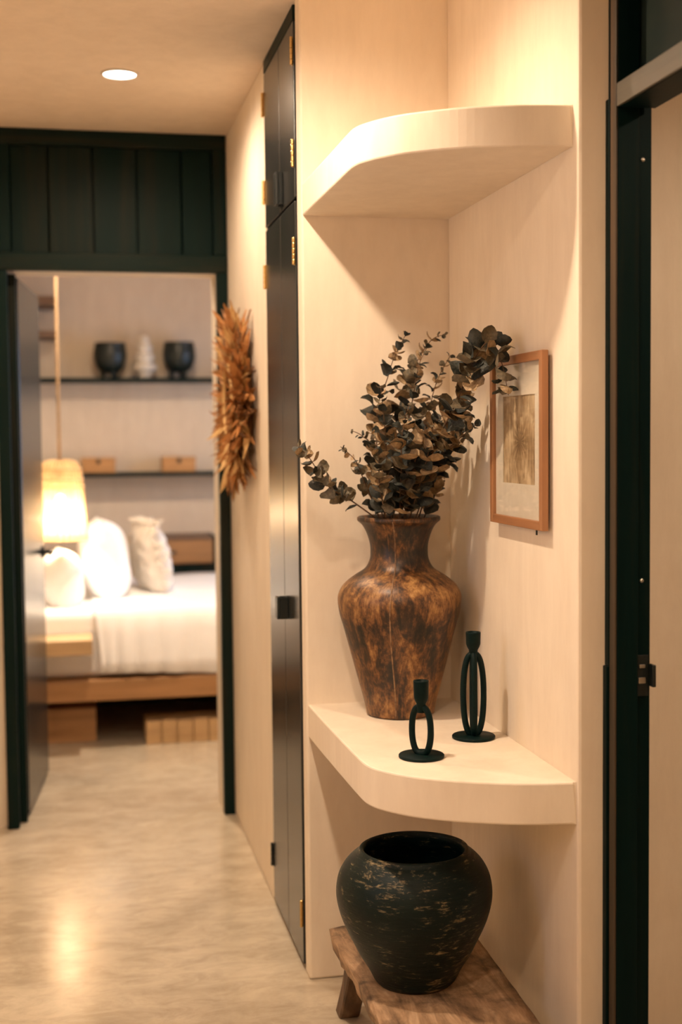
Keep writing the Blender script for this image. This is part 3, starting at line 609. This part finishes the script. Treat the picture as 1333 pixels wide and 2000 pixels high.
for i in range(nx):
    for j in (0, ny): b.faces.new([grid[k] for k in ((i, j, 0), (i + 1, j, 0), (i + 1, j, 1), (i, j, 1))])
obj('seat_plank', b, m, be, True)
M_LEG = wood('bench_leg_wood', (0.05, 0.03, 0.018), (0.13, 0.075, 0.04), (0.24, 0.15, 0.085), 'Z', 0.6, 18, 0.4)
for (xt, yt, xb, yb) in ((0.668, 3.05, 0.655, 3.145), (0.885, 3.02, 0.90, 3.115), (0.675, 2.16, 0.655, 2.08), (0.87, 2.16, 0.89, 2.08)):
    b = BM(); q = []
    for z, x, y, h in ((0.0, xb, yb, 0.026), (0.09, (xb + xt) / 2, (yb + yt) / 2, 0.025), (ZB - 0.044, xt, yt, 0.028)):
        q.append([b.verts.new((x + sx_ * h, y + sy_ * h, z)) for sx_, sy_ in ((-1, -1), (1, -1), (1, 1), (-1, 1))])
    b.faces.new(q[0][::-1]); b.faces.new(q[-1])
    for A, B_ in zip(q[:-1], q[1:]):
        for i in range(4): b.faces.new((A[i], A[(i + 1) % 4], B_[(i + 1) % 4], B_[i]))
    bmesh.ops.bevel(b, geom=b.edges[:], offset=0.004, segments=1, affect='EDGES')
    obj('leg', b, M_LEG, be)

# ------------------------------------------------------------------ wreath
WC = Vector((XC, 4.47, 1.577))
wr = thing('dried_wreath', WC, 'round orange-brown wreath of dried husks hung on the hall wall', 'wreath')
HM = [two_tone('husk_' + n_, a_, b_, 9, 0.6, bmp=0.3, bdist=0.02) for n_, a_, b_ in (('orange', (0.36, 0.15, 0.045), (0.58, 0.28, 0.09)), ('straw', (0.50, 0.29, 0.10), (0.70, 0.46, 0.20)), ('brown', (0.12, 0.055, 0.022), (0.26, 0.12, 0.045)))]
b = BM(); pts = [WC + Vector((-0.028, 0.17 * math.cos(2 * PI * i / 40), 0.17 * math.sin(2 * PI * i / 40))) for i in range(40)]
tube(b, pts, 0.027, 8, closed=True); obj('core_ring', b, HM[2], wr, True)
def husk_mesh(mat, cur):
    h = BM(); rows = []
    for i in range(6):
        t_ = i / 5; wd = 0.105 * math.sin(PI * min(1, (0.12 + 0.88 * t_))) ** 0.8 + 0.004
        z = cur * t_ * t_
        rows.append([h.verts.new((t_, -wd, z + 0.03)), h.verts.new((t_, 0, z)), h.verts.new((t_, wd, z + 0.03))])
    for A, B_ in zip(rows[:-1], rows[1:]):
        for i in range(2): h.faces.new((A[i], B_[i], B_[i + 1], A[i + 1]))
    bmesh.ops.recalc_face_normals(h, faces=h.faces)
    me = bpy.data.meshes.new('husk'); h.to_mesh(me); h.free(); me.materials.append(mat)
    for p in me.polygons: p.use_smooth = True
    return me
HU = [husk_mesh(HM[i % 3], c) for i, c in enumerate((0.18, -0.15, 0.3, -0.3, 0.05, 0.2))]
rw = random.Random(3)
for k in range(300):
    a = rw.uniform(0, 2 * PI); r0 = rw.uniform(0.10, 0.20); lay = rw.random()
    er = Vector((0, math.cos(a), math.sin(a))); et = Vector((0, -math.sin(a), math.cos(a))); ex = Vector((-1, 0, 0))
    el = R(rw.uniform(-4, 12)) if lay < 0.55 else R(rw.uniform(8, 34))
    d = (er * math.cos(el) + ex * math.sin(el) + et * rw.uniform(-0.35, 0.35)).normalized()
    Lh = rw.uniform(0.11, 0.17) * (1 if lay < 0.55 else 0.7)
    p = WC + er * r0 + ex * rw.uniform(0.025, 0.055)
    tipx = (p + d * Lh)
    rr_ = math.hypot(tipx.y - WC.y, tipx.z - WC.z)
    if rr_ > 0.345: p = p - er * (rr_ - 0.345)
    u = d.cross(ex).normalized(); u = Matrix.Rotation(rw.uniform(-0.9, 0.9), 3, d) @ u; n_ = d.cross(u)
    o = bpy.data.objects.new('husk', HU[rw.choice((0, 0, 1, 1, 2, 3, 4, 4, 5))]); C.objects.link(o); o.parent = wr
    Mx = Matrix((d, u, n_)).transposed().to_4x4() @ Matrix.Diagonal((Lh, Lh, Lh, 1)); Mx.translation = p - WC
    mxx = max((Mx @ v_.co).x for v_ in o.data.vertices)
    if mxx > -0.004: Mx.translation.x -= mxx + 0.004
    o.matrix_local = Mx
b = BM(); pts = [WC + Vector((-0.066, 0.115 * math.cos(2 * PI * i / 40), 0.125 * math.sin(2 * PI * i / 40))) for i in range(40)]
tube(b, pts, 0.006, 8, closed=True)
obj('binding_hoop', b, HM[1], wr, True)

b = BM()                                            # loose fine fibres between the husks
for k in range(620):
    a = rw.uniform(0, 2 * PI); r0 = rw.uniform(0.09, 0.26); el = R(rw.uniform(0, 45))
    er = Vector((0, math.cos(a), math.sin(a))); et = Vector((0, -math.sin(a), math.cos(a))); ex = Vector((-1, 0, 0))
    d = (er * math.cos(el) + ex * math.sin(el) + et * rw.uniform(-0.8, 0.8)).normalized(); Lh = rw.uniform(0.04, 0.10)
    if r0 + Lh > 0.345: Lh = 0.345 - r0
    p = WC + er * r0 + ex * rw.uniform(0.02, 0.065); q = p + d * Lh; u = (d.cross(ex) + ex * 0.4).normalized() * rw.uniform(0.003, 0.006); n_ = d.cross(u)
    m_ = (p + q) / 2; vs_ = [b.verts.new(c) for c in (p, m_ + u, q, m_ - u)]; b.faces.new(vs_)
    vs_ = [b.verts.new(c) for c in (p, m_ + n_, q, m_ - n_)]; b.faces.new(vs_)
obj('loose_fibres', b, HM[0], wr)['kind'] = 'stuff'

# ------------------------------------------------------------------ bedroom: bed
M_BW = wood('warm_bed_wood', (0.26, 0.125, 0.045), (0.40, 0.21, 0.085), (0.50, 0.29, 0.13), 'X', 0.5, 8)
M_BWL = wood('pale_ledge_wood', (0.42, 0.27, 0.13), (0.55, 0.37, 0.19), (0.62, 0.44, 0.25), 'X', 0.5, 8)
M_LINEN = two_tone('white_linen', (0.86, 0.87, 0.89), (0.91, 0.92, 0.94), 6, 0.8, bmp=0.15, bdist=0.02)
bd = thing('platform_bed', (0.4, 7.0, 0), 'low platform bed frame of warm brown wood', 'bed')
BX0, BX1, BY0, BY1 = -0.86, 1.22, 6.20, 7.86
obj('side_rail', bx(BX0, BX1, BY0 - 0.03, BY0 + 0.02, 0.228, 0.325, bev=0.004), M_BW, bd)
obj('side_rail', bx(BX0, BX1, BY1 - 0.02, BY1 + 0.03, 0.228, 0.325, bev=0.004), M_BW, bd)
obj('foot_rail', bx(BX1 - 0.04, BX1, BY0 + 0.021, BY1 - 0.021, 0.228, 0.325, bev=0.004), M_BW, bd)
obj('slat_deck', bx(BX0, BX1 - 0.041, BY0 + 0.021, BY1 - 0.021, 0.29, 0.322), M_BW, bd)
obj('headboard', bx(BX0 - 0.05, BX0 - 0.001, BY0 - 0.03, BY1 + 0.03, 0.0, 0.98, bev=0.006), M_BW, bd)
obj('plinth', bx(-0.60, 0.097, 6.34, 7.70, 0.0, 0.165, bev=0.004), M_BW, bd)
obj('plinth', bx(1.00, 1.15, 6.60, 7.70, 0.0, 0.227, bev=0.004), M_DARK, bd)
obj('support_beam', bx(0.0975, 0.9995, 7.2, 7.26, 0.0, 0.227), M_DARK, bd)
def soft_box(x0, x1, y0, y1, z0, z1, bev, mat, name, label, cat, wr_=0.0):
    b_ = bx(x0, x1, y0, y1, z0, z1, bev=bev, seg=4)
    return tag(obj(name, b_, mat, None, True), label, cat)
soft_box(BX0 + 0.02, BX1 - 0.05, BY0 + 0.045, BY1 - 0.03, 0.3255, 0.640, 0.045, M_LINEN, 'mattress', 'white mattress lying on the wooden bed frame', 'mattress')
# draped sheet: over the top and down the near side, with folds
b = BM(); NX, prof_s = 70, []
for i in range(9): prof_s.append((BY1 - 0.08 - (BY1 - 0.08 - (BY0 + 0.11)) * i / 8, 0.6455, 0))
for (y, z, f_) in ((BY0 + 0.06, 0.652, 0.1), (BY0 + 0.030, 0.640, 0.2), (BY0 + 0.010, 0.605, 0.4), (BY0 + 0.002, 0.55, 0.6), (BY0 - 0.002, 0.48, 0.85), (BY0 - 0.005, 0.41, 1.0), (BY0 - 0.006, 0.345, 1.0)): prof_s.append((y, z, f_))
gv = []
for i in range(NX + 1):
    x = 0.09 + (1.15 - 0.09) * i / NX; col = []
    for (y, z, f_) in prof_s:
        fold = (0.016 * math.sin(x * 31) + 0.012 * math.sin(x * 13 + 1) + 0.02 * math.exp(-((x - 0.24) / 0.05) ** 2)) * f_
        xs = x + (0.03 * f_ * max(0, 1 - (x - 0.09) / 0.12))
        zz2 = z + (0.006 * math.sin(x * 9 + y * 5) if f_ == 0 else 0) + (0.012 * math.sin(x * 5.0 + 0.7) if f_ == 1.0 and z < 0.35 else 0)
        if f_ == 0: zz2 = max(zz2, 0.6455)
        col.append(b.verts.new((xs, y - abs(fold) - 0.004, zz2)))
    gv.append(col)
for i in range(NX):
    for j in range(len(prof_s) - 1): b.faces.new((gv[i][j], gv[i + 1][j], gv[i + 1][j + 1], gv[i][j + 1]))
sh = obj('bed_sheet', b, M_LINEN, None, True); tag(sh, 'white linen sheet draped over the near side of the bed', 'bedding')
md = sh.modifiers.new('thickness', 'SOLIDIFY'); md.thickness = 0.004; md.offset = 1
# bedside ledge under the pendant
t = thing('bedside_ledge', (-0.2, 6.1, 0.465), 'pale wooden ledge fixed to the bed side beneath the pendant lamp', 'ledge')
obj('plank', bx(-0.50, 0.083, 6.02, 6.236, 0.470, 0.540, bev=0.004), M_BWL, t)
obj('bracket', bx(-0.36, -0.33, 6.05, 6.2, 0.3258, 0.4695), M_DARK, t)
# pillows
def pillow(name, c, wx, wy, wz, tilt, mat, label, ruffle=0, zb=0.641):
    b_ = BM(); n, m_ = 22, 22
    vs = {}
    for s in (1, -1):
        for i in range(n + 1):
            for j in range(m_ + 1):
                u, v = 2 * i / n - 1, 2 * j / m_ - 1
                e = max(abs(u), abs(v)); pr = max(0.0, (1 - abs(u) ** 3.2) * (1 - abs(v) ** 2.6)) ** 0.62
                kx = 1 - 0.10 * (1 - abs(v) ** 2) * (abs(u) > 0.0) * abs(u) ** 3 ; kz = 1 - 0.10 * (1 - u * u) * abs(v) ** 3
                key = (i, j, s if e < 0.999 else 0)
                if key in vs: continue
                th = pr * wx / 2 * (1 + 0.06 * math.sin(5 * u + 3 * v))
                if ruffle and e < 0.999: th += ruffle * (math.sin(17 * v + 3 * math.sin(4 * u)) * 0.5 + math.sin(11 * u + 5 * v) * 0.5) * (0.3 + 0.7 * pr)
                vs[key] = b_.verts.new((s * th, u * math.sqrt(1 - 0.14 * v * v) * wy / 2 * kx, v * math.sqrt(1 - 0.14 * u * u) * wz / 2 * kz))
    g = lambda i, j, s: vs.get((i, j, 0)) or vs[(i, j, s)]
    for s in (1, -1):
        for i in range(n):
            for j in range(m_): b_.faces.new((g(i, j, s), g(i + 1, j, s), g(i + 1, j + 1, s), g(i, j + 1, s)))
    M_ = Matrix.Translation(c) @ Matrix.Rotation(tilt[2], 4, 'Z') @ Matrix.Rotation(tilt[1], 4, 'Y') @ Matrix.Rotation(tilt[0], 4, 'X')
    bmesh.ops.transform(b_, matrix=M_, verts=b_.verts)
    dz = zb - min(v.co.z for v in b_.verts); dz -= 0.035; bmesh.ops.translate(b_, verts=b_.verts, vec=(0, 0, dz))
    for v_ in b_.verts:                      # the underside settles flat on the bed
        if v_.co.z < zb + 0.02: v_.co.z = max(zb, v_.co.z)
    t_ = thing(name, (c[0], c[1], zb), label, 'pillow', 'pillows propped at the bed head')
    o = obj('cushion', b_, mat, t_, True); return t_, M_, dz
pillow('pillow', (-0.05, 6.62, 0.80), 0.21, 0.40, 0.33, (0, R(-4), R(4)), M_LINEN, 'small smooth white pillow directly below the pendant lamp')
pillow('pillow', (0.165, 6.84, 0.86), 0.25, 0.50, 0.46, (0, R(-8), R(2)), M_LINEN, 'tall smooth white pillow in the middle of the three', 0, 0.657)
M_KNIT = two_tone('cream_ruffled_cotton', (0.70, 0.64, 0.55), (0.80, 0.76, 0.69), 14, 0.85, bmp=0.6, bdist=0.02)
t_, Mp, dzp = pillow('pillow', (0.41, 7.0, 0.86), 0.17, 0.48, 0.42, (0, R(-9), R(10)), M_KNIT, 'cream ruffled pillow with a fringed edge, rightmost of the three', 0.012, 0.657)
b = BM(); rp_ = random.Random(9)
for k in range(150):       # fringe tassels round the rim
    s_ = rp_.uniform(0, 4); q = s_ % 1 * 2 - 1
    u, v = ((q, 1), (1, q), (q, -1), (-1, q))[int(s_) % 4]
    if v < -0.6: continue
    p0 = Vector((rp_.uniform(-0.03, 0.03), u * 0.225, v * 0.195)); dd = Vector((rp_.uniform(-0.5, 0.8), u * abs(u), v * abs(v))).normalized()
    pts = [p0, p0 + dd * 0.02, p0 + dd * 0.035 + Vector((rp_.uniform(-0.01, 0.015), 0, -0.008))]
    pts = [Mp @ p for p in pts]; pts = [p + Vector((0, 0, dzp)) for p in pts]
    tube(b, pts, [0.006, 0.008, 0.003], 5)
obj('fringe', b, M_KNIT, t_, True)['kind'] = 'stuff'

# low slatted crate under the bed edge
mt_ = thing('slatted_crate', (0.66, 6.3, 0), 'low pale slatted wooden crate on the floor under the bed', 'crate')
obj('body', bx(0.330, 1.00, 6.215, 6.44, 0.0005, 0.098, bev=0.003), M_BWL, mt_)
for k in range(9):
    x0 = 0.328 + k * 0.075
    obj('slat', bx(x0, x0 + 0.068, 6.200, 6.2145, 0.0005, 0.112 + 0.003 * (k % 2), bev=0.003), M_BWL, mt_)

# ------------------------------------------------------------------ bedroom: shelves and what stands on them
for z, lab in ((1.845, 'thin black wall shelf in the bedroom, upper one with bowls'), (1.238, 'thin black wall shelf in the bedroom, lower one with wooden boxes')):
    t = obj('wall_shelf', bx(-0.95, 1.90, 8.46, 8.7495, z - 0.024, z, bev=0.003), M_BLACK); tag(t, lab, 'shelf', 'black bedroom wall shelves')
ZS = 1.8455; YS = 8.60
M_BOWL = two_tone('dark_hammered_bowl', (0.003, 0.009, 0.008), (0.012, 0.017, 0.013), 30, 0.38, bmp=0.5, bdist=0.004)
for x, dz, lab in ((0.268, 0.0, 'dark round-bellied bowl left of the white vase on the bedroom shelf'), (0.712, 0.006, 'dark round-bellied bowl right of the white vase on the bedroom shelf')):
    t = thing('footed_bowl', (x, YS, ZS), lab, 'bowl', 'dark bowls on the upper bedroom shelf')
    P_ = [(0, 0.032), (0.045, 0.034), (0.078, 0.058), (0.100, 0.105), (0.107, 0.150), (0.102, 0.195), (0.097, 0.222), (0.100, 0.228), (0.094, 0.230), (0.090, 0.222), (0.098, 0.15), (0.085, 0.09), (0.05, 0.055), (0, 0.05)]
    obj('bowl', lathe(BM(), [(r, ZS + z + dz) for r, z in P_], (x, YS), 40), M_BOWL, t, True)
    for k in range(3):
        a = 2 * PI * k / 3 + 0.5 + x
        b = BM(); lathe(b, [(0, 0), (0.012, 0), (0.015, 0.02), (0.019, 0.045 + dz), (0, 0.048 + dz)], (x + 0.05 * math.cos(a), YS + 0.05 * math.sin(a)), 12); bmesh.ops.translate(b, verts=b.verts, vec=(0, 0, ZS)); obj('foot', b, M_BOWL, t, True)
P_ = [(0, 0), (0.040, 0), (0.046, 0.018), (0.050, 0.035), (0.075, 0.058), (0.080, 0.075), (0.068, 0.095), (0.052, 0.102), (0.060, 0.120), (0.067, 0.140), (0.058, 0.160), (0.044, 0.168), (0.050, 0.185), (0.054, 0.200), (0.046, 0.220), (0.033, 0.228), (0.036, 0.245), (0.033, 0.262), (0.024, 0.275), (0.018, 0.278), (0.016, 0.24), (0, 0.236)]
P_ = smoothprof(P_, 2)
tag(obj('white_vase', lathe(BM(), [(r, ZS + z) for r, z in P_], (0.487, YS), 40), two_tone('white_ceramic', (0.66, 0.61, 0.52), (0.72, 0.67, 0.58), 12, 0.5, bmp=0.05), None, True), 'white tiered ceramic vase between two dark bowls on the shelf', 'vase')
M_BOXW = wood('orange_box_wood', (0.40, 0.19, 0.06), (0.54, 0.28, 0.10), (0.60, 0.34, 0.14), 'X', 0.5, 9)
for x, lab in ((0.178, 'small orange wooden box on the lower shelf beside the pendant'), (0.694, 'small orange wooden box near the right end of the lower shelf')):
    t = thing('wooden_box', (x, YS, 1.2385), lab, 'box', 'wooden boxes on the lower bedroom shelf')
    obj('body', bx(x - 0.108, x + 0.108, YS - 0.07, YS + 0.07, 1.2385, 1.310, bev=0.003), M_BOXW, t)
    obj('lid', bx(x - 0.111, x + 0.111, YS - 0.073, YS + 0.073, 1.3103, 1.336, bev=0.004), M_BOXW, t)
    obj('clasp', bx(x - 0.012, x + 0.012, YS - 0.0775, YS - 0.0735, 1.296, 1.326, bev=0.001), M_HANDLE, t)
# two bar ends on the wall behind the door
M_BAR = wood('brown_bar_wood', (0.10, 0.055, 0.03), (0.17, 0.095, 0.055), (0.22, 0.13, 0.08), 'X', 0.5, 8)
for z0, z1, lab in ((2.296, 2.352, 'brown wooden wall bar behind the open door, upper and thicker'), (2.095, 2.136, 'brown wooden wall bar behind the open door, lower and thinner')):
    tag(obj('wall_bar', bx(-0.55, -0.065, 8.40, 8.7495, z0, z1, bev=0.003), M_BAR), lab, 'wall bar', 'wooden wall bars')
# far bedside cabinet
t = thing('bedside_cabinet', (0.76, 8.5, 0), 'wooden drawer cabinet in a dark surround beyond the bed', 'cabinet')
obj('surround', bx(0.40, 0.915, 8.36, 8.749, 0.0, 0.655, bev=0.003), M_DARK, t)
d_ = obj('drawer', bx(0.42, 0.885, 8.345, 8.745, 0.656, 0.805, bev=0.004), M_BW, t)
obj('side_panel', bx(0.886, 0.915, 8.35, 8.749, 0.656, 0.824, bev=0.002), M_DARK, t)
obj('top', bx(0.40, 0.8855, 8.34, 8.749, 0.806, 0.824, bev=0.003), M_BAR, t)
obj('knob', bx(0.62, 0.65, 8.325, 8.3447, 0.72, 0.74, bev=0.004), M_HANDLE, d_)

# ------------------------------------------------------------------ pendant lamp
LX, LY = -0.050, 6.50
pe = thing('pendant_lamp', (LX, LY, 2.85), 'glowing woven cane bell pendant lamp hanging beside the bed', 'pendant lamp')
M_CANE = two_tone('pale_cane', (0.62, 0.44, 0.22), (0.74, 0.57, 0.33), 60, 0.55, bmp=0)
M_PAPER = bpy.data.materials.new('thin_cane_weave'); M_PAPER.use_nodes = True
nt = M_PAPER.node_tree; nt.nodes.remove(nt.nodes['Principled BSDF'])
df = nd(nt, 'ShaderNodeBsdfDiffuse'); df.inputs[0].default_value = (0.60, 0.45, 0.26, 1); tr = nd(nt, 'ShaderNodeBsdfTranslucent'); tr.inputs[0].default_value = (0.62, 0.46, 0.26, 1); tp = nd(nt, 'ShaderNodeBsdfTransparent')
ms = nd(nt, 'ShaderNodeMixShader'); ms.inputs[0].default_value = 0.6; nt.links.new(df.outputs[0], ms.inputs[1]); nt.links.new(tr.outputs[0], ms.inputs[2])
wv = nd(nt, 'ShaderNodeTexNoise'); wv.inputs['Scale'].default_value = 60; nt.links.new(coords(nt, (1, 1, 0.2)).outputs[0], wv.inputs['Vector'])
ms2 = nd(nt, 'ShaderNodeMixShader'); rr_ = ramp(nt, wv.outputs[0], [(0.4, (0.10,) * 3), (0.6, (0.42,) * 3)]); nt.links.new(rr_.outputs[0], ms2.inputs[0]); nt.links.new(ms.outputs[0], ms2.inputs[1]); nt.links.new(tp.outputs[0], ms2.inputs[2])
nt.links.new(ms2.outputs[0], nt.nodes['Material Output'].inputs[0])
SP = [(0.034, 1.356), (0.075, 1.345), (0.097, 1.315), (0.106, 1.270), (0.112, 1.20), (0.119, 1.12), (0.126, 1.04), (0.130, 0.985), (0.128, 0.965)]
SPs = smoothprof(SP, 3)
b = BM()
for k in range(30):
    a = 2 * PI * k / 30
    tube(b, [(LX + r * math.cos(a), LY + r * math.sin(a), z) for r, z in SPs], 0.0028, 5)
rb_ = obj('cane_ribs', b, M_CANE, pe, True); rb_['kind'] = 'stuff'
obj('woven_lining', lathe(BM(), [(r - 0.0045, z) for r, z in SPs], (LX, LY), 48), M_PAPER, pe, True)
for r, z in ((0.0995, 1.312), (0.1085, 1.262), (0.1125, 1.225), (0.132, 0.985), (0.130, 0.967)):
    obj('hoop', tube(BM(), [(LX + (r + 0.002) * math.cos(2 * PI * i / 40), LY + (r + 0.002) * math.sin(2 * PI * i / 40), z) for i in range(40)], 0.0045, 6, closed=True), M_CANE, pe, True)
obj('cord', tube(BM(), [(LX, LY, 2.8495), (LX, LY, 1.36)], 0.0075, 8), two_tone('jute_cord', (0.50, 0.34, 0.18), (0.62, 0.45, 0.26), 60, 0.8, bmp=0), pe, True)
obj('ceiling_rose', lathe(BM(), [(0, 2.8498), (0.05, 2.8498), (0.05, 2.835), (0.02, 2.82), (0, 2.82)], (LX, LY), 24), M_CANE, pe, True)
obj('socket', lathe(BM(), [(0, 1.36), (0.02, 1.36), (0.02, 1.19), (0.016, 1.185), (0, 1.185)], (LX, LY), 20), M_BAR, pe, True)
obj('bulb', lathe(BM(), smoothprof([(0, 1.184), (0.014, 1.183), (0.02, 1.165), (0.034, 1.14), (0.037, 1.12), (0.030, 1.098), (0.014, 1.087), (0, 1.085)], 3), (LX, LY), 24), emit('bulb_glow', (1.0, 0.80, 0.52), 40.0), pe, True)
pb = lamp('POINT', 'pendant_bulb_lamp', (0, 0, 1.07 - 2.85), 12, (1.0, 0.74, 0.46), 0.035); pb.parent = pe
# fill light added for the bedroom, out of sight above the door head
t = thing('ceiling_downlight', (0.40, 5.85, 2.85), 'unseen round ceiling downlight added to light the bedroom, near its door', 'downlight')
obj('trim_ring', lathe(BM(), [(0.050, 2.8495), (0.058, 2.8495), (0.058, 2.845), (0.052, 2.843), (0.050, 2.845), (0.050, 2.8495)], (0.40, 5.85), 32), M_RING, t, True)
obj('diffuser', lathe(BM(), [(0, 2.8495), (0.0498, 2.8495), (0.0498, 2.847), (0, 2.847)], (0.40, 5.85), 32), M_GLOW, t)
l_ = lamp('SPOT', 'bedroom_fill_lamp', (0, 0, -0.012), 160, WARM, 0.045); l_.parent = t; l_.data.spot_size = R(165); l_.data.spot_blend = 0.4
